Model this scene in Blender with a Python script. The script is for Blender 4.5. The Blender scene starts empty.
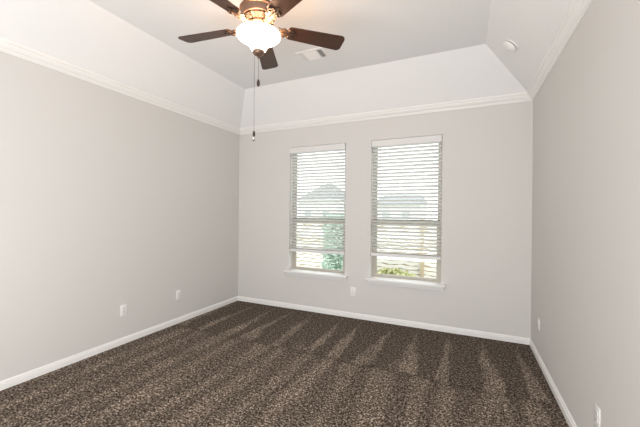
import bpy, bmesh, math, random
from mathutils import Vector, Matrix
random.seed(7)
S = bpy.context.scene
C = S.collection
PI = math.pi

# ------------------------------------------------------------------ camera
W = 3.983            # room width (x), back wall at y = 0, left wall at x = 0
YF = -7.0           # front wall
cam_d = bpy.data.cameras.new('camera'); cam = bpy.data.objects.new('camera', cam_d); C.objects.link(cam)
cam_d.sensor_width = 36; cam_d.lens = 318.546 * 36 / 640; cam_d.clip_start = .02; cam_d.clip_end = 300
r_ = Vector((0.90965, 0.41528, 0.008993)); u_ = Vector((-0.009027, -0.001883, 0.999957)); f_ = Vector((-0.415279, 0.909692, -0.002036))
m4 = Matrix((r_, u_, -f_)).transposed().to_4x4(); m4.translation = Vector((3.32167, -4.12346, 1.42))
cam.matrix_world = m4
S.camera = cam
S.view_settings.view_transform = 'Standard'; S.view_settings.look = 'None'
S.view_settings.gamma = 1; S.view_settings.use_curve_mapping = False
S.view_settings.exposure = 0.0

# ------------------------------------------------------------------ world and lights
w = bpy.data.worlds.new('sky'); S.world = w; w.use_nodes = True
bg = w.node_tree.nodes['Background']; bg.inputs[0].default_value = (.95, .98, 1, 1); bg.inputs[1].default_value = 2.85

def area(name, loc, target, sx, sy, power, col=(1, 1, 1)):
    l = bpy.data.lights.new(name, 'AREA'); l.shape = 'RECTANGLE'; l.size = sx; l.size_y = sy; l.energy = power; l.color = col
    o = bpy.data.objects.new(name, l); C.objects.link(o); o.location = loc
    o.rotation_euler = (Vector(target) - Vector(loc)).to_track_quat('-Z', 'Y').to_euler()
    return o
area('rear_fill_light', (1.9, -6.9, 1.45), (1.9, 0, 1.5), 3.4, 2.3, 32, (1, 1, 1))  # added fill lamp at the unseen front wall; there is no doorway
area('flash_light', (3.3, -5.0, 1.3), (0.5, -0.9, 1.3), 1.2, 1.8, 62, (1, 1, 1))
area('bounce_light', (2.0, -4.9, .45), (2.0, -2.7, 3.15), 2.6, 1.0, 64, (1, 1, 1))

# ------------------------------------------------------------------ materials
def mat(name, col, rough=.6, metal=0, spec=.5, bump=None, var=None):
    m = bpy.data.materials.new(name); m.use_nodes = True; nt = m.node_tree
    b = nt.nodes['Principled BSDF']
    b.inputs['Base Color'].default_value = (*col, 1); b.inputs['Roughness'].default_value = rough
    b.inputs['Metallic'].default_value = metal; b.inputs['Specular IOR Level'].default_value = spec
    if bump or var:
        tc = nt.nodes.new('ShaderNodeTexCoord')
    if bump:
        sc, st, di = bump
        n = nt.nodes.new('ShaderNodeTexNoise'); n.inputs['Scale'].default_value = sc; n.inputs['Detail'].default_value = 3
        nt.links.new(tc.outputs['Object'], n.inputs['Vector'])
        bp = nt.nodes.new('ShaderNodeBump'); bp.inputs['Strength'].default_value = st; bp.inputs['Distance'].default_value = di
        nt.links.new(n.outputs['Fac'], bp.inputs['Height']); nt.links.new(bp.outputs['Normal'], b.inputs['Normal'])
    if var:
        sc, col2, stretch = var
        mp = nt.nodes.new('ShaderNodeMapping'); mp.inputs['Scale'].default_value = stretch
        nt.links.new(tc.outputs['Object'], mp.inputs['Vector'])
        n = nt.nodes.new('ShaderNodeTexNoise'); n.inputs['Scale'].default_value = sc; n.inputs['Detail'].default_value = 4
        nt.links.new(mp.outputs['Vector'], n.inputs['Vector'])
        mx = nt.nodes.new('ShaderNodeMixRGB'); mx.inputs[1].default_value = (*col, 1); mx.inputs[2].default_value = (*col2, 1)
        nt.links.new(n.outputs['Fac'], mx.inputs[0]); nt.links.new(mx.outputs[0], b.inputs['Base Color'])
    return m

M = {}
M['wall'] = mat('greige_paint', (.655, .637, .613), .75, spec=.25, bump=(140, .08, .002))
M['ceiling'] = mat('ceiling_paint', (.815, .812, .81), .85, spec=.2, bump=(160, .08, .002))
M['trim'] = mat('white_trim_paint', (.84, .83, .81), .38, spec=.45)
M['plate'] = mat('white_plastic', (.83, .82, .80), .35)
M['dark'] = mat('dark_slot', (.03, .03, .03), .6)
M['blind'] = mat('white_blind_slat', (.72, .715, .70), .45, spec=.4)
M['frame'] = mat('almond_vinyl', (.44, .41, .35), .45)
M['gap_grey'] = mat('dark_gap_grey', (.16, .16, .15), .6)
M['cord'] = mat('blind_cord', (.7, .7, .68), .8)
M['bronze'] = mat('brushed_bronze', (.20, .125, .09), .42, metal=.75, var=(30, (.27, .17, .12), (1, 1, 1)))
M['bracket'] = mat('antique_copper', (.040, .026, .019), .45, metal=.6, var=(60, (.085, .055, .04), (1, 1, 1)))
M['dbronze'] = mat('dark_bronze', (.07, .045, .035), .4, metal=.6)
M['chain'] = mat('chain_metal', (.17, .15, .135), .4, metal=.7)
M['wood'] = mat('dark_walnut', (.034, .014, .007), .36, spec=.45, var=(14, (.068, .026, .013), (1, 12, 12)))
M['vent'] = mat('vent_enamel', (.82, .81, .80), .45)
M['duct'] = mat('duct_shade', (.12, .115, .125), .8)
M['metal'] = mat('zinc_screw', (.6, .6, .58), .35, metal=.8)

def glass_mat():
    m = bpy.data.materials.new('window_glass'); m.use_nodes = True; nt = m.node_tree
    nt.nodes.clear()
    o = nt.nodes.new('ShaderNodeOutputMaterial'); t = nt.nodes.new('ShaderNodeBsdfTransparent'); g = nt.nodes.new('ShaderNodeBsdfGlossy')
    t.inputs[0].default_value = (.97, .985, .98, 1); g.inputs['Roughness'].default_value = .02
    mx = nt.nodes.new('ShaderNodeMixShader'); mx.inputs[0].default_value = .05
    nt.links.new(t.outputs[0], mx.inputs[1]); nt.links.new(g.outputs[0], mx.inputs[2]); nt.links.new(mx.outputs[0], o.inputs[0])
    return m
M['glass'] = glass_mat()

def bowl_mat():
    m = mat('lit_frosted_glass', (.9, .88, .85), .4)
    b = m.node_tree.nodes['Principled BSDF']
    b.inputs['Emission Color'].default_value = (1, .90, .78, 1); b.inputs['Emission Strength'].default_value = 3.2
    return m
M['bowl'] = bowl_mat()

def carpet_mat():
    m = bpy.data.materials.new('brown_frieze_carpet'); m.use_nodes = True; nt = m.node_tree; L = nt.links.new
    b = nt.nodes['Principled BSDF']; b.inputs['Roughness'].default_value = .95; b.inputs['Specular IOR Level'].default_value = .1
    tc = nt.nodes.new('ShaderNodeTexCoord'); sp = nt.nodes.new('ShaderNodeSeparateXYZ'); L(tc.outputs['Object'], sp.inputs[0])
    def math_(op, a, b_=None, c=None, clamp=False):
        n = nt.nodes.new('ShaderNodeMath'); n.operation = op; n.use_clamp = clamp
        for i, v in enumerate((a, b_, c)):
            if v is None: continue
            if isinstance(v, (int, float)): n.inputs[i].default_value = v
            else: L(v, n.inputs[i])
        return n.outputs[0]
    def noise(scale, detail=2, rough=.5, vec=None):
        n = nt.nodes.new('ShaderNodeTexNoise'); n.inputs['Scale'].default_value = scale; n.inputs['Detail'].default_value = detail
        n.inputs['Roughness'].default_value = rough; L(vec if vec else tc.outputs['Object'], n.inputs['Vector']); return n.outputs['Fac']
    # fibre speckle
    n1 = noise(78, 2, .6); n2 = noise(34, 2, .6)
    sp_ = math_('ADD', math_('MULTIPLY', n1, .7), math_('MULTIPLY', n2, .3))
    ramp = nt.nodes.new('ShaderNodeValToRGB'); e = ramp.color_ramp.elements
    e[0].position = .39; e[0].color = (.014, .010, .008, 1)
    e[1].position = .63; e[1].color = (.54, .455, .385, 1)
    k = e.new(.47); k.color = (.085, .063, .047, 1)
    k = e.new(.55); k.color = (.205, .162, .128, 1)
    L(sp_, ramp.inputs[0])
    # vacuum strokes: nap lies in two zones
    x, y = sp.outputs[0], sp.outputs[1]
    mpx = nt.nodes.new('ShaderNodeMapping'); mpx.inputs['Scale'].default_value = (1, .22, 1); L(tc.outputs['Object'], mpx.inputs['Vector'])
    wob = math_('ADD', math_('MULTIPLY', math_('SUBTRACT', noise(2.6, 2, .5, mpx.outputs[0]), .5), .42), math_('MULTIPLY', math_('SUBTRACT', noise(9, 2), .5), .07))
    xx = math_('ADD', x, wob)
    yb = math_('ADD', y, math_('MULTIPLY', math_('SUBTRACT', noise(2.3, 1), .5), .16))
    def tri(period, off):
        fr = math_('FRACT', math_('ADD', math_('DIVIDE', xx, period), off))
        return math_('MULTIPLY', math_('ABSOLUTE', math_('SUBTRACT', fr, .5)), 2)       # 0 centre .. 1 edge
    def step(v, edge, soft):
        return math_('DIVIDE', math_('SUBTRACT', edge, v), soft, clamp=True)
    t1 = math_('DIVIDE', math_('MULTIPLY', yb, -1), 1.27)                                # 0 wall .. 1 zone edge
    back = step(tri(.34, .2), math_('ADD', math_('MULTIPLY', t1, .62), .02), .22)
    fy = math_('MULTIPLY', math_('ADD', yb, 1.24), -1)
    front = step(tri(.27, .55), math_('SUBTRACT', .72, math_('MULTIPLY', fy, .12)), .35)
    zone = math_('DIVIDE', math_('ADD', yb, 1.26), .05, clamp=True)                      # 1 in back zone
    nap = math_('ADD', math_('MULTIPLY', math_('MULTIPLY', back, 1.35), zone), math_('MULTIPLY', math_('MULTIPLY', front, .8), math_('SUBTRACT', 1, zone)))
    patch = noise(2.6, 3, .6)
    nap = math_('MULTIPLY', nap, math_('SUBTRACT', math_('MULTIPLY', patch, 2.4), .45))
    edge = math_('SUBTRACT', 1, math_('DIVIDE', math_('ABSOLUTE', math_('ADD', yb, 1.25)), .05), clamp=True)
    gain = math_('SUBTRACT', math_('ADD', math_('SUBTRACT', .86, math_('MULTIPLY', zone, .14)), math_('MULTIPLY', math_('MAXIMUM', nap, 0), .60)), math_('MULTIPLY', edge, .28))
    mul = nt.nodes.new('ShaderNodeVectorMath'); mul.operation = 'SCALE'
    L(ramp.outputs[0], mul.inputs[0]); L(gain, mul.inputs['Scale']); L(mul.outputs[0], b.inputs['Base Color'])
    bp = nt.nodes.new('ShaderNodeBump'); bp.inputs['Strength'].default_value = .6; bp.inputs['Distance'].default_value = .01
    L(sp_, bp.inputs['Height']); L(bp.outputs['Normal'], b.inputs['Normal'])
    return m
M['carpet'] = carpet_mat()
M['lawn'] = mat('lawn_grass', (.34, .36, .25), .9, var=(6, (.46, .46, .36), (1, 1, 1)))
M['fence'] = mat('pale_cedar', (.82, .78, .72), .8, var=(5, (.88, .85, .80), (1, 1, 9)))
M['post'] = mat('tan_cedar', (.46, .37, .25), .8, var=(5, (.56, .46, .32), (1, 1, 9)))
M['leaf'] = mat('hedge_leaf', (.40, .56, .46), .6, var=(9, (.58, .70, .60), (1, 1, 1)))
M['leaf2'] = mat('shrub_leaf', (.40, .42, .16), .6, var=(9, (.58, .56, .30), (1, 1, 1)))
M['brick'] = mat('pale_brick', (.74, .75, .76), .85)
M['shingle'] = mat('grey_shingle', (.25, .27, .28), .85, var=(12, (.29, .31, .32), (1, 1, 1)))
M['soffit'] = mat('pale_soffit', (.75, .75, .73), .7)
M['pane'] = mat('house_glass', (.40, .45, .48), .3)

# ------------------------------------------------------------------ builders
def box(bm, x0, x1, y0, y1, z0, z1, bev=0):
    vs = [bm.verts.new((x, y, z)) for x in (x0, x1) for y in (y0, y1) for z in (z0, z1)]
    fs = [bm.faces.new([vs[i] for i in q]) for q in ((0, 1, 3, 2), (4, 6, 7, 5), (0, 4, 5, 1), (2, 3, 7, 6), (0, 2, 6, 4), (1, 5, 7, 3))]
    if bev:
        es = {e for f in fs for e in f.edges}
        bmesh.ops.bevel(bm, geom=list(es), offset=bev, segments=2, affect='EDGES', profile=.5)
def prism(bm, pts, a, b):
    """pts: 3-D outline; extruded from offset a to offset b (vectors)"""
    a, b = Vector(a), Vector(b); n = len(pts)
    A = [bm.verts.new(Vector(p) + a) for p in pts]; B = [bm.verts.new(Vector(p) + b) for p in pts]
    bm.faces.new(A[::-1]); bm.faces.new(B)
    for i in range(n): bm.faces.new((A[i], A[(i + 1) % n], B[(i + 1) % n], B[i]))
def lathe(bm, prof, seg=40, c=(0, 0)):
    rings = []
    for r, z in prof:
        if r < 1e-5: rings.append([bm.verts.new((c[0], c[1], z))])
        else: rings.append([bm.verts.new((c[0] + r * math.cos(2 * PI * i / seg), c[1] + r * math.sin(2 * PI * i / seg), z)) for i in range(seg)])
    for a, b in zip(rings, rings[1:]):
        for i in range(seg):
            j = (i + 1) % seg
            q = [a[i % len(a)], a[j % len(a)], b[j % len(b)], b[i % len(b)]]
            u = []
            for v in q:
                if v not in u: u.append(v)
            if len(u) > 2: bm.faces.new(u)
def tube(bm, pts, r, seg=8):
    pts = [Vector(p) for p in pts]; rings = []
    rr = r if isinstance(r, (list, tuple)) else [r] * len(pts)
    for i, p in enumerate(pts):
        d = (pts[min(i + 1, len(pts) - 1)] - pts[max(i - 1, 0)]).normalized()
        a = d.orthogonal().normalized() if i == 0 else (pa - d * pa.dot(d)).normalized()
        pa = a; b = d.cross(a)
        rings.append([bm.verts.new(p + (a * math.cos(2 * PI * k / seg) + b * math.sin(2 * PI * k / seg)) * rr[i]) for k in range(seg)])
    for A, B in zip(rings, rings[1:]):
        for k in range(seg): bm.faces.new((A[k], A[(k + 1) % seg], B[(k + 1) % seg], B[k]))
    bm.faces.new(rings[0][::-1]); bm.faces.new(rings[-1])
def obj(name, bm, m, parent=None, smooth=False, loc=None):
    bmesh.ops.recalc_face_normals(bm, faces=bm.faces)
    me = bpy.data.meshes.new(name); bm.to_mesh(me); bm.free(); me.materials.append(M[m])
    o = bpy.data.objects.new(name, me); C.objects.link(o)
    if parent: o.parent = parent
    if loc: o.location = loc
    if smooth:
        me.polygons.foreach_set('use_smooth', [True] * len(me.polygons)); me.set_sharp_from_angle(angle=math.radians(38))
    return o
def tag(o, label=None, cat=None, group=None, kind=None):
    if label: o['label'] = label
    if cat: o['category'] = cat
    if group: o['group'] = group
    if kind: o['kind'] = kind
    return o
def thing(name, label, cat, loc=(0, 0, 0), rot=(0, 0, 0), group=None, kind=None):
    o = bpy.data.objects.new(name, None); C.objects.link(o); o.location = loc; o.rotation_euler = rot; o.empty_display_size = .1
    return tag(o, label, cat, group, kind)
def copy_tree(o, parent=None):
    c = o.copy(); C.objects.link(c)
    if parent: c.parent = parent
    for ch in list(o.children): copy_tree(ch, c)
    return c
BM = bmesh.new

# ------------------------------------------------------------------ room shell
H0, ZI, INS = 2.686, 3.15, .49        # slope starts on the wall at H0; flat tray at ZI, inset INS
T = .15
WIN = [(.94, 1.82), (2.18, 3.06)]; WZ0, WZ1 = .545, 2.385
bm = BM(); box(bm, -T, W + T, YF - T, T, -.06, 0)
tag(obj('floor', bm, 'carpet'), 'dark brown speckled carpet with vacuum strokes', 'floor', kind='structure')
bm = BM(); box(bm, -T, 0, YF - T, T, 0, 2.8)
tag(obj('wall_left', bm, 'wall'), 'plain greige wall on the left side of the room', 'wall', kind='structure')
bm = BM(); box(bm, W, W + T, YF - T, T, 0, 2.8)
tag(obj('wall_right', bm, 'wall'), 'plain greige wall on the right side of the room', 'wall', kind='structure')
bm = BM(); box(bm, 0, W, YF - T, YF, 0, 2.8)
tag(obj('wall_front', bm, 'wall'), 'greige wall behind the viewer', 'wall', kind='structure')
bm = BM()
xs = [0, .94, 1.82, 2.18, 3.06, W]; zs = [0, WZ0, WZ1, 2.8]
for i in range(5):
    for k in range(3):
        if k == 1 and i in (1, 3): continue
        box(bm, xs[i], xs[i + 1], 0, T, zs[k], zs[k + 1])
bmesh.ops.remove_doubles(bm, verts=bm.verts, dist=1e-5)
seen = {}
for f in list(bm.faces):                                  # drop the doubled inner faces between blocks
    key = tuple(sorted(v.index for v in f.verts)) if False else tuple(round(c, 4) for c in f.calc_center_median())
    seen.setdefault(key, []).append(f)
dele = [f for fs in seen.values() if len(fs) > 1 for f in fs]
bmesh.ops.delete(bm, geom=dele, context='FACES')
tag(obj('wall_back', bm, 'wall'), 'greige wall with two windows', 'wall', kind='structure')

bm = BM()                                                 # tray ceiling: four slopes and the flat panel
lo = [(0, 0), (W, 0), (W, YF), (0, YF)]; hi = [(INS, -INS), (W - INS, -INS), (W - INS, YF + INS), (INS, YF + INS)]
a = [bm.verts.new((x, y, H0)) for x, y in lo]; b = [bm.verts.new((x, y, ZI)) for x, y in hi]
c_ = [bm.verts.new((x, y, ZI + .12)) for x, y in lo]
for i in range(4):
    j = (i + 1) % 4
    bm.faces.new((a[i], a[j], b[j], b[i])); bm.faces.new((a[i], c_[i], c_[j], a[j]))
bm.faces.new(b); bm.faces.new(c_)
tag(obj('ceiling', bm, 'ceiling'), 'white tray ceiling with sloped sides and flat centre', 'ceiling', kind='structure')

# trim profiles: (out from wall, height); swept along each wall with mitred ends
BASE = [(0, 0), (.015, 0), (.015, .044), (.010, .046), (.010, .053), (.0115, .055), (.006, .067), (0, .070)]
CROWN = [(0, 2.663), (.010, 2.663), (.012, 2.672), (.018, 2.674), (.022, 2.684), (.036, 2.694), (.050, 2.711), (.054, 2.722), (.060, 2.724), (.0665, 2.732), (.0665, 2.748), (0, 2.75)]
def run(name, prof, side, m='trim'):
    bm = BM()
    def P(o, z, end):
        x0, x1, y0, y1 = o, W - o, YF + o, -o
        return {'left': [(x0, y0, z), (x0, y1, z)], 'right': [(x1, y1, z), (x1, y0, z)], 'back': [(x0, y1, z), (x1, y1, z)], 'front': [(x1, y0, z), (x0, y0, z)]}[side][end]
    A = [bm.verts.new(P(o, z, 0)) for o, z in prof]; B = [bm.verts.new(P(o, z, 1)) for o, z in prof]
    n = len(prof)
    for i in range(n): bm.faces.new((A[i], A[(i + 1) % n], B[(i + 1) % n], B[i]))
    bm.faces.new(A[::-1]); bm.faces.new(B)
    return obj(name, bm, m)
for k, s in enumerate(('left', 'back', 'right', 'front')):
    tag(run('baseboard_' + s, BASE, s), {'left': 'white baseboard along the left wall', 'back': 'white baseboard below the windows', 'right': 'white baseboard along the right wall', 'front': 'white baseboard behind the viewer'}[s], 'baseboard', kind='structure')
    tag(run('trim_%d' % (k + 1), CROWN, s), {'left': 'white crown molding along the left wall', 'back': 'white crown molding above the windows', 'right': 'white crown molding along the right wall', 'front': 'white crown molding behind the viewer'}[s], 'crown molding', kind='structure')

# ------------------------------------------------------------------ windows
SILL = .57
def frame_ring(bm, x0, x1, z0, z1, y0, y1, wd, wb=None, wt=None):
    wb = wb or wd; wt = wt or wd
    box(bm, x0, x0 + wd, y0, y1, z0, z1); box(bm, x1 - wd, x1, y0, y1, z0, z1)
    box(bm, x0 + wd, x1 - wd, y0, y1, z0, z0 + wb); box(bm, x0 + wd, x1 - wd, y0, y1, z1 - wt, z1)
for k, (x0, x1) in enumerate(WIN):
    w_ = thing('window_%d' % (k + 1), ('narrow single hung window on the left of the back wall', 'single hung window on the right of the back wall')[k], 'window', ((x0 + x1) / 2, 0, SILL), kind='structure')
    h = (x1 - x0) / 2; zt = WZ1 - SILL
    bm = BM(); frame_ring(bm, -h, h, 0, zt, .088, .148, .028, .014)
    obj('window_frame', bm, 'frame', w_)
    zm = 1.30 - SILL
    bm = BM(); frame_ring(bm, -h + .028, h - .028, zm - .02, zt - .028, .120, .142, .026, .035)
    up = obj('upper_sash', bm, 'frame', w_)
    bm = BM(); box(bm, -h + .05, h - .05, .129, .132, zm + .01, zt - .05); obj('glass_pane', bm, 'glass', up)
    bm = BM(); frame_ring(bm, -h + .028, h - .028, .014, zm + .018, .094, .118, .034, .026, .036)
    lw = obj('lower_sash', bm, 'frame', w_)
    bm = BM(); box(bm, -h + .058, h - .058, .105, .108, .038, zm - .015); obj('glass_pane', bm, 'glass', lw)
    bm = BM(); box(bm, -.045, .045, .088, .112, zm + .018, zm + .030, .003); obj('sash_lock', bm, 'frame', lw)
    bm = BM(); box(bm, -h + .03, h - .03, .1182, .1198, zm + .012, zm + .040); obj('seal_shade_strip', bm, 'gap_grey', w_)  # seal enlarged to draw the shadowed dark line above the meeting rail
    bm = BM(); box(bm, -h - .05, h + .05, -.072, 0, -.026, 0, .006); box(bm, -h + .0005, h - .0005, 0, .088, -.0245, 0)
    obj('window_stool', bm, 'trim', w_, True)
    bm = BM(); pr = [(-h - .03, -.0005, -.026), (-h - .03, -.026, -.026), (-h - .03, -.026, -.045), (-h - .03, -.018, -.062), (-h - .03, -.012, -.080), (-h - .03, -.0005, -.080)]
    prism(bm, pr, (0, 0, 0), (2 * h + .06, 0, 0)); obj('window_apron', bm, 'trim', w_)

# ------------------------------------------------------------------ blinds
TILT = math.radians(27)
def make_blind(label, x0, x1, zbot):
    hw = (x1 - x0) / 2 - .006; xc = (x0 + x1) / 2
    t = thing('window_blind', label, 'blind', (xc, .03, WZ1), group='window blinds on the back wall')
    bm = BM(); box(bm, -hw, hw, -.042, -.032, -.088, -.006, .003)
    box(bm, -hw, -hw + .008, -.032, .0, -.088, -.006); box(bm, hw - .008, hw, -.032, .0, -.088, -.006)
    obj('valance', bm, 'blind', t)
    bm = BM(); box(bm, -hw + .012, hw - .012, -.026, .028, -.058, -.004); obj('headrail', bm, 'blind', t)
    P = .0447; z = WZ1 - .085; n = 0; first = None
    bm = BM(); K = 6; pts = []
    for i in range(K + 1):
        y = -.025 + .05 * i / K; pts.append((-hw + .004, y, .0025 * (1 - (y / .025) ** 2) + .0015))
    for i in range(K, -1, -1):
        y = -.025 + .05 * i / K; pts.append((-hw + .004, y, .0025 * (1 - (y / .025) ** 2) - .0015))
    prism(bm, pts, (0, 0, 0), (2 * hw - .008, 0, 0))
    zz = z
    while zz > zbot + .062:
        if first is None:
            first = obj('slat', bm, 'blind', t); o = first
        else:
            o = first.copy(); C.objects.link(o); o.parent = t
        o.location = (0, 0, zz - WZ1); o.rotation_euler = (-TILT + random.uniform(-.012, .012), 0, 0)
        zz -= P
    o = first.copy(); C.objects.link(o); o.parent = t; o.location = (0, 0, zbot + .0445 - WZ1)   # last slat resting on the rail
    bm = BM(); zb = zbot - WZ1
    prism(bm, [(-hw + .002, -.027, zb + .004), (-hw + .002, -.023, zb), (-hw + .002, .023, zb), (-hw + .002, .027, zb + .004), (-hw + .002, .027, zb + .034), (-hw + .002, .022, zb + .041), (-hw + .002, -.022, zb + .041), (-hw + .002, -.027, zb + .034)], (0, 0, 0), (2 * hw - .004, 0, 0))
    obj('bottom_rail', bm, 'blind', t)
    for cx in (-hw + .11, 0, hw - .11):
        bm = BM()
        for y in (-.0275, .0275): tube(bm, [(cx, y, zb + .03), (cx, y, -.06)], .0011, 6)
        obj('ladder_cord', bm, 'cord', t)
    return t
make_blind('white slatted blind on the left window, its bottom rail above the sill', *WIN[0], .845)
make_blind('white slatted blind on the right window, nearer the room corner', *WIN[1], .858)

# ------------------------------------------------------------------ ceiling fan
FX, FY, ZB = 1.943, -2.204, 2.763
fan = thing('ceiling_fan', 'five blade bronze ceiling fan with a lit frosted glass bowl', 'ceiling fan', (FX, FY, ZB))
def rz(*p): return [(r, z - ZB) for r, z in p]
bm = BM(); lathe(bm, rz((0, 3.15), (.075, 3.15), (.078, 3.135), (.066, 3.10), (.035, 3.075), (.018, 3.07), (0, 3.07))); obj('canopy', bm, 'bronze', fan, True)
bm = BM(); lathe(bm, rz((0, 3.075), (.0125, 3.075), (.0125, 2.93), (0, 2.93)), 20); obj('downrod', bm, 'bronze', fan, True)
bm = BM(); lathe(bm, rz((0, 2.945), (.03, 2.945), (.036, 2.925), (.10, 2.912), (.126, 2.902), (.134, 2.893), (.134, 2.884), (.124, 2.878), (.122, 2.845), (.118, 2.830), (.112, 2.826), (0, 2.826)), 56)
mh = obj('motor_housing', bm, 'bronze', fan, True)
bm = BM(); lathe(bm, rz((.1345, 2.8925), (.137, 2.890), (.137, 2.885), (.1345, 2.8825)), 56); obj('housing_rim', bm, 'dbronze', mh, True)
bm = BM(); lathe(bm, rz((0, 2.8255), (.108, 2.8255), (.112, 2.815), (.082, 2.798), (.070, 2.792), (0, 2.792)), 56); vp = obj('vent_ring', bm, 'dbronze', fan, True)
for k in range(30):
    a0 = 2 * PI * k / 30
    bm = BM(); ca, sa = math.cos(a0), math.sin(a0)
    tube(bm, [(ca * .078, sa * .078, 2.7955 - ZB), (ca * .095, sa * .095, 2.805 - ZB), (ca * .110, sa * .110, 2.8135 - ZB)], [.0035, .0042, .0042], 6); obj('vent_rib', bm, 'bracket', vp, True)
bm = BM(); lathe(bm, rz((0, 2.7915), (.128, 2.7915), (.134, 2.787), (.134, 2.780), (.126, 2.775), (.062, 2.772), (0, 2.772)), 56) if False else lathe(bm, rz((0, 2.7915), (.070, 2.7915), (.074, 2.785), (.072, 2.777), (.062, 2.772), (0, 2.772)), 48); obj('flywheel', bm, 'bronze', fan, True)
bm = BM(); lathe(bm, rz((0, 2.7715), (.058, 2.7715), (.060, 2.76), (.060, 2.735), (.05, 2.725), (.012, 2.72), (.012, 2.592), (0, 2.592)), 40); obj('switch_housing', bm, 'bronze', fan, True)
outer = [(.155, 2.715), (.160, 2.708), (.158, 2.698), (.148, 2.688), (.132, 2.678), (.113, 2.668), (.096, 2.657), (.081, 2.644), (.069, 2.629), (.060, 2.613), (.053, 2.599), (.047, 2.591), (.030, 2.590)]
inner = [(r - .004 if r > .04 else r, z + .003) for r, z in outer[::-1]]
bm = BM(); lathe(bm, rz(*outer, *inner, outer[0]), 64); bowl = obj('glass_bowl', bm, 'bowl', fan, True); tag(bowl, 'glowing white frosted glass bowl')
bm = BM(); lathe(bm, rz((0, 2.5895), (.041, 2.5895), (.043, 2.582), (.039, 2.572), (.027, 2.562), (.014, 2.557), (.007, 2.554), (.0085, 2.549), (.009, 2.544), (.005, 2.538), (0, 2.537)), 36); fin = obj('finial', bm, 'bronze', fan, True)
# blades
BL0, BL1 = .215, .66
def outline():
    pts = []
    def arc(cx, cy, r, a0, a1, n=6):
        for i in range(n + 1):
            a_ = math.radians(a0 + (a1 - a0) * i / n); pts.append((cx + r * math.cos(a_), cy + r * math.sin(a_)))
    arc(BL1 - .035, -.076 + .035, .035, -90, 0); arc(BL1 - .035, .076 - .035, .035, 0, 90)
    arc(BL0 + .025, .060 - .025, .025, 90, 180); arc(BL0 + .025, -.060 + .025, .025, 180, 270)
    return pts
def iron_outline():
    half = [(.105, .016), (.135, .013), (.155, .020), (.165, .034), (.180, .044), (.196, .040), (.205, .030), (.214, .034), (.226, .046), (.244, .048), (.256, .038), (.258, .024), (.252, .014), (.262, .010), (.276, .008), (.286, 0)]
    return half + [(x, -y) for x, y in half[-2::-1]]
bm = BM(); prism(bm, [(x, y, 0) for x, y in outline()], (0, 0, 0), (0, 0, .006)); bl_ob = obj('blade', bm, 'wood', fan)
bm = BM(); prism(bm, [(x, y, 0) for x, y in iron_outline()], (0, 0, -.007), (0, 0, -.0005))
for sy in (-1, 1):
    tube(bm, [(.135 + .03 * math.sin(t_) * (1 - t_ / 9), sy * (.028 + .014 * math.cos(t_)), -.009) for t_ in [i * .5 for i in range(10)]], .0042, 6)
    tube(bm, [(.232 + .016 * math.cos(t_), sy * (.032 + .012 * math.sin(t_)), -.008) for t_ in [i * .6 for i in range(9)]], .0038, 6)
tube(bm, [(.075, 0, .012), (.105, 0, .004), (.14, 0, -.004), (.20, 0, -.0075), (.25, 0, -.008)], [.013, .012, .010, .009, .006], 10)
iron = obj('blade_bracket', bm, 'bracket', bl_ob, True)
scr = []
for (sx, sy) in ((.190, .030), (.190, -.030), (.262, 0), (.243, .032), (.243, -.032)):
    bm = BM(); lathe(bm, [(0, -.0065), (.005, -.0065), (.0045, -.0095), (0, -.0105)], 12, (sx, sy)); o = obj('screw', bm, 'dbronze', bl_ob, True); scr.append(o)
for k in range(5):
    b_ = bl_ob if k == 0 else copy_tree(bl_ob, fan)
    b_.rotation_mode = 'XYZ'
    b_.rotation_euler = (math.radians(-13), 0, math.radians(44.0 + 72 * k))
# pull chains
def chain(name, x, y, z0, z1, r=.0019):
    bm = BM(); tube(bm, [(x, y, z0), (x, y, z1)], .0010, 5)
    z = z0
    while z > z1:
        bmesh.ops.create_icosphere(bm, subdivisions=1, radius=r, matrix=Matrix.Translation((x, y, z))); z -= .0058
    return obj(name, bm, 'chain', fan, True)
ch = chain('pull_chain', 0, 0, 2.538 - ZB, 2.385 - ZB)
bm = BM(); lathe(bm, rz((0, 2.388), (.004, 2.387), (.0075, 2.378), (.0115, 2.362), (.0115, 2.35), (.007, 2.336), (0, 2.333)), 20); tag(obj('chain_pull', bm, 'dbronze', ch, True), 'dark oval pull on the short chain')
px_, py_ = -.0267, -.0121
ch2 = chain('pull_chain', px_, py_, 2.589 - ZB, 2.006 - ZB)
bm = BM(); lathe(bm, rz((0, 2.012), (.004, 2.011), (.0085, 2.004), (.0095, 1.99), (.0085, 1.978), (.0095, 1.97), (.0095, 1.948), (.006, 1.940), (0, 1.938)), 20, (px_, py_)); tag(obj('chain_pull', bm, 'dbronze', ch2, True), 'dark pull with a shiny side on the long chain')
M['bright'] = mat('highlight_metal', (.85, .83, .80), .12, metal=1)
bm = BM(); lathe(bm, rz((.0097, 1.968), (.0103, 1.965), (.0103, 1.952), (.0097, 1.949)), 20, (px_, py_)); obj('highlight_band', bm, 'bright', ch2, True)  # bright metal ring added to imitate the white highlight on the pull
# bulbs inside the open bowl
for k in range(5):
    a0 = math.radians(44 + 72 * k)
    l = bpy.data.lights.new('bulb_light', 'POINT'); l.energy = 5.0; l.color = (1, .60, .33); l.shadow_soft_size = .025
    o = bpy.data.objects.new('bulb_light', l); C.objects.link(o); o.parent = fan; o.location = (.128 * math.cos(a0), .128 * math.sin(a0), 2.714 - ZB)

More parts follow.
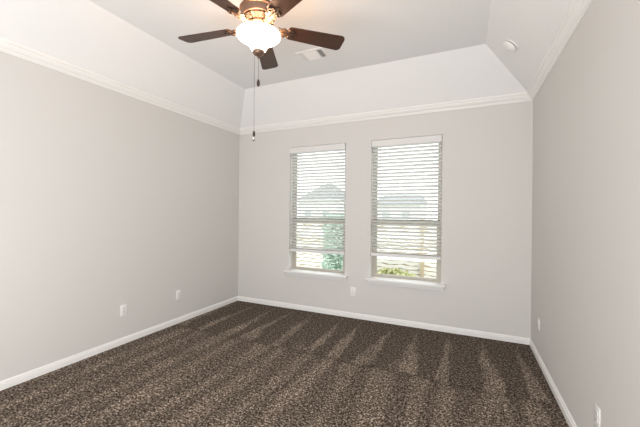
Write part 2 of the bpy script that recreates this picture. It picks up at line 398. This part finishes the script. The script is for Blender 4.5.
# ------------------------------------------------------------------ ceiling register
vx0, vx1, vy0, vy1 = 1.625, 1.945, -1.10, -.88
vent = thing('ceiling_vent', 'white rectangular air register on the flat ceiling beside the fan', 'air vent', ((vx0 + vx1) / 2, (vy0 + vy1) / 2, ZI))
hx, hy = (vx1 - vx0) / 2, (vy1 - vy0) / 2
bm = BM(); fw = .026
for (a_, b_, c1, d1) in ((-hx, hx, -hy, -hy + fw), (-hx, hx, hy - fw, hy), (-hx, -hx + fw, -hy + fw, hy - fw), (hx - fw, hx, -hy + fw, hy - fw)):
    box(bm, a_, b_, c1, d1, -.008, 0)
box(bm, -.080, -.072, -hy + fw, hy - fw, -.008, 0); box(bm, .072, .080, -hy + fw, hy - fw, -.008, 0)
obj('register_frame', bm, 'vent', vent)
bm = BM(); box(bm, -hx + fw, hx - fw, -hy + fw, hy - fw, -.0015, 0); obj('duct_shade_sheet', bm, 'duct', vent)  # flat dark sheet stands for the shade inside the duct; no hole is cut
def louvers(x0, x1, n, ang, axis):
    for i in range(n):
        bm = BM()
        if axis == 'y':
            L_ = hy - fw; box(bm, -.0085, .0085, -L_, L_, -.0006, .0006); o = obj('louver', bm, 'vent', vent); o.location = (x0 + (x1 - x0) * (i + .5) / n, 0, -.008); o.rotation_euler = (0, ang, 0)
        else:
            box(bm, x0, x1, -.0085, .0085, -.0006, .0006); o = obj('louver', bm, 'vent', vent); o.location = (0, -hy + fw + 2 * (hy - fw) * (i + .5) / n, -.008); o.rotation_euler = (ang, 0, 0)
louvers(.080, hx - fw, 5, math.radians(40), 'y'); louvers(-hx + fw, -.080, 5, math.radians(-40), 'y')
louvers(-.072, .072, 11, math.radians(-35), 'x')

# ------------------------------------------------------------------ smoke detector on the right slope
ang = math.atan2(ZI - H0, INS)
n_ = Vector((-math.sin(ang), 0, -math.cos(ang)))
xd, yd = 3.690, -.775; zd = H0 + (W - xd) * (ZI - H0) / INS
det = thing('smoke_detector', 'round white smoke detector on the sloped ceiling by the right wall', 'smoke detector', (xd, yd, zd))
det.rotation_euler = n_.to_track_quat('Z', 'Y').to_euler()
bm = BM(); lathe(bm, [(0, 0), (.066, 0), (.068, .004), (.066, .011), (.056, .012), (0, .012)], 40); obj('base_plate', bm, 'plate', det, True)
bm = BM(); lathe(bm, [(0, .012), (.057, .012), (.057, .019), (0, .019)], 40); obj('vent_gap', bm, 'gap_grey', det, True)
bm = BM(); lathe(bm, [(0, .019), (.063, .019), (.064, .024), (.060, .034), (.048, .042), (.03, .046), (0, .047)], 40); dm = obj('cover', bm, 'plate', det, True)
bm = BM(); lathe(bm, [(0, .0465), (.014, .0455), (.014, .049), (.011, .051), (0, .051)], 24); obj('test_button', bm, 'plate', dm, True)

# ------------------------------------------------------------------ wall outlets (built facing -y, centre at the empty)
def outlet(label, loc, rotz, kind='duplex'):
    t = thing('wall_outlet' if kind == 'duplex' else 'wall_plate', label, 'outlet' if kind == 'duplex' else 'wall plate', loc, (0, 0, rotz), 'wall outlets above the baseboards' if kind == 'duplex' else None)
    bm = BM(); box(bm, -.036, .036, -.0065, -.0003, -.0585, .0585, .0022); obj('cover_plate', bm, 'plate', t, True)
    if kind == 'duplex':
        for s in (-1, 1):
            bm = BM(); zc = s * .0195
            pts = [(.0165 * math.cos(a_), -.0064, zc + max(-.0125, min(.0125, .0165 * math.sin(a_)))) for a_ in [2 * PI * i / 24 for i in range(24)]]
            prism(bm, pts, (0, 0, 0), (0, -.0022, 0)); r = obj('receptacle', bm, 'plate', t)
            bm = BM()
            for sx in (-.0062, .0062): box(bm, sx - .0013, sx + .0013, -.0091, -.0085, zc + .000, zc + .008)
            lathe_pts = [(.0028 * math.cos(a_), -.0085, zc - .006 + .0028 * math.sin(a_)) for a_ in [2 * PI * i / 10 for i in range(10)]]
            prism(bm, lathe_pts, (0, 0, 0), (0, -.0006, 0)); obj('slots', bm, 'dark', r)
        bm = BM(); prism(bm, [(.003 * math.cos(a_), -.0064, .003 * math.sin(a_)) for a_ in [2 * PI * i / 10 for i in range(10)]], (0, 0, 0), (0, -.0012, 0)); obj('screw', bm, 'metal', t)
    else:
        bm = BM(); prism(bm, [(.007 * math.cos(a_), -.0064, .007 * math.sin(a_)) for a_ in [2 * PI * i / 6 for i in range(6)]], (0, 0, 0), (0, -.003, 0))
        prism(bm, [(.0045 * math.cos(a_), -.0094, .0045 * math.sin(a_)) for a_ in [2 * PI * i / 14 for i in range(14)]], (0, 0, 0), (0, -.007, 0)); obj('coaxial_jack', bm, 'metal', t)
        for s in (-1, 1):
            bm = BM(); prism(bm, [(.003 * math.cos(a_), -.0064, s * .042 + .003 * math.sin(a_)) for a_ in [2 * PI * i / 10 for i in range(10)]], (0, 0, 0), (0, -.001, 0)); obj('screw', bm, 'metal', t)
    return t
outlet('white outlet on the back wall between the two windows', (1.943, 0, .357), 0)
outlet('white outlet on the left wall, nearer the viewer', (0, -1.893, .36), PI / 2)
outlet('white outlet on the left wall, nearer the back corner', (0, -1.178, .36), PI / 2)
outlet('white outlet on the right wall, near the back corner', (W, -.42, .357), -PI / 2)
outlet('white outlet on the right wall, cut by the bottom edge of the photo', (W, -1.935, .333), -PI / 2)

# ------------------------------------------------------------------ outdoors
GZ = -.55
bm = BM(); box(bm, -60, 60, T + .01, 90, GZ - .1, GZ)
tag(obj('lawn_ground', bm, 'lawn'), 'grassy yard outside the windows', 'ground', kind='structure')
fen = thing('wooden_fence', 'pale wooden fence seen through the windows', 'fence', (0, 4.6, GZ))
bm = BM()
for i in range(16):                                       # waney-edged horizontal boards over a darker backing
    ph = random.uniform(0, 6); z0 = .04 + i * .112; N = 150
    def edge(x, q): return .016 * math.sin(x * 11 + ph * .25 + q) + .008 * math.sin(x * 23 + ph)
    lo_ = [(-4 + 10 * k / N, z0 + edge(-4 + 10 * k / N, 0)) for k in range(N + 1)]
    hi_ = [(x, z + .086) for x, z in lo_]
    for (xa, za), (xb, zb_), (_, zc), (_, zd_) in zip(lo_, lo_[1:], hi_[1:], hi_):
        f_v = [bm.verts.new(p) for p in ((xa, 0, za), (xb, 0, zb_), (xb, 0, zc), (xa, 0, zd_), (xa, .02, za), (xb, .02, zb_), (xb, .02, zc), (xa, .02, zd_))]
        for q in ((0, 1, 2, 3), (3, 2, 6, 7), (1, 0, 4, 5)): bm.faces.new([f_v[j] for j in q])
obj('fence_boards', bm, 'fence', fen)
bm = BM(); box(bm, -4, 6, .021, .035, .02, 1.80); obj('fence_backing', bm, 'post', fen)
for i in range(5):
    bm = BM(); px = -3.6 + i * 1.95 + (.05 if i == 3 else 0); box(bm, px - .045, px + .045, -.09, 0, 0, 1.83); obj('fence_post', bm, 'post', fen)
def foliage(name, label, cat, loc, sx, sy, sz, n, size, m, round_=False):
    t = thing(name, label, cat, loc); bm = BM()
    for i in range(n):
        while True:
            p = Vector((random.uniform(-1, 1), random.uniform(-1, 1), random.uniform(0, 1)))
            if not round_ or p.x ** 2 + p.y ** 2 + p.z ** 2 < 1: break
        c0 = Vector((p.x * sx, p.y * sy, p.z * sz))
        d = Vector((random.gauss(0, 1), random.gauss(0, 1), random.gauss(.4, 1))).normalized(); s = d.orthogonal().normalized()
        k = size * random.uniform(.7, 1.3)
        vs = [bm.verts.new(c0 + v) for v in (-d * k, s * k * .45, d * k, -s * k * .45)]
        bm.faces.new(vs)
    obj('foliage', bm, m, t)
    bm = BM(); tube(bm, [(0, 0, 0), (.01, 0, sz * .8)], [.03, .012], 6); obj('stem', bm, 'fence', t)
    return t
foliage('hedge', 'pale green hedge outside the left window', 'hedge', (.66, 3.0, GZ), .43, .30, 1.93, 5200, .05, 'leaf')
foliage('shrub', 'yellow green low shrub outside the right window', 'shrub', (1.70, 3.9, GZ), .80, .35, .60, 2200, .05, 'leaf2', True)

def house(name, label, cx, hw, y, zeave, zpeak, ridge_hw):
    t = thing(name, label, 'house', (cx, y, GZ))
    ze, zp = zeave - GZ, zpeak - GZ; D = 9
    bm = BM(); box(bm, -hw + .4, hw - .4, .4, D - .4, 0, ze); obj('wall', bm, 'brick', t)
    bm = BM(); e = [bm.verts.new(p) for p in ((-hw, 0, ze), (hw, 0, ze), (hw, D, ze), (-hw, D, ze))]
    r = [bm.verts.new(p) for p in ((-ridge_hw, D / 2, zp), (ridge_hw, D / 2, zp))]
    bm.faces.new((e[0], e[1], r[1], r[0])); bm.faces.new((e[1], e[2], r[1])); bm.faces.new((e[2], e[3], r[0], r[1])); bm.faces.new((e[3], e[0], r[0])); bm.faces.new(e[::-1])
    obj('roof', bm, 'shingle', t)
    bm = BM(); box(bm, -hw, hw, -.04, 0, ze - .16, ze); obj('fascia', bm, 'soffit', t)
    for wx in (-hw * .45, hw * .35):
        bm = BM(); box(bm, wx - .6, wx + .6, .37, .4, .9, 2.3); f = obj('window', bm, 'soffit', t)
        bm = BM(); box(bm, wx - .52, wx + .52, .35, .37, .98, 2.22); obj('pane', bm, 'pane', f)
    return t
house('neighbor_house', 'grey roofed neighbor house with a peaked roof, seen through the left window', -16.4, 3.7, 38, 3.3, 6.1, .5)
house('neighbor_house', 'grey roofed neighbor house with a long low roof, seen through the right window', -4.9, 3.3, 38, 2.75, 4.1, 2.6)
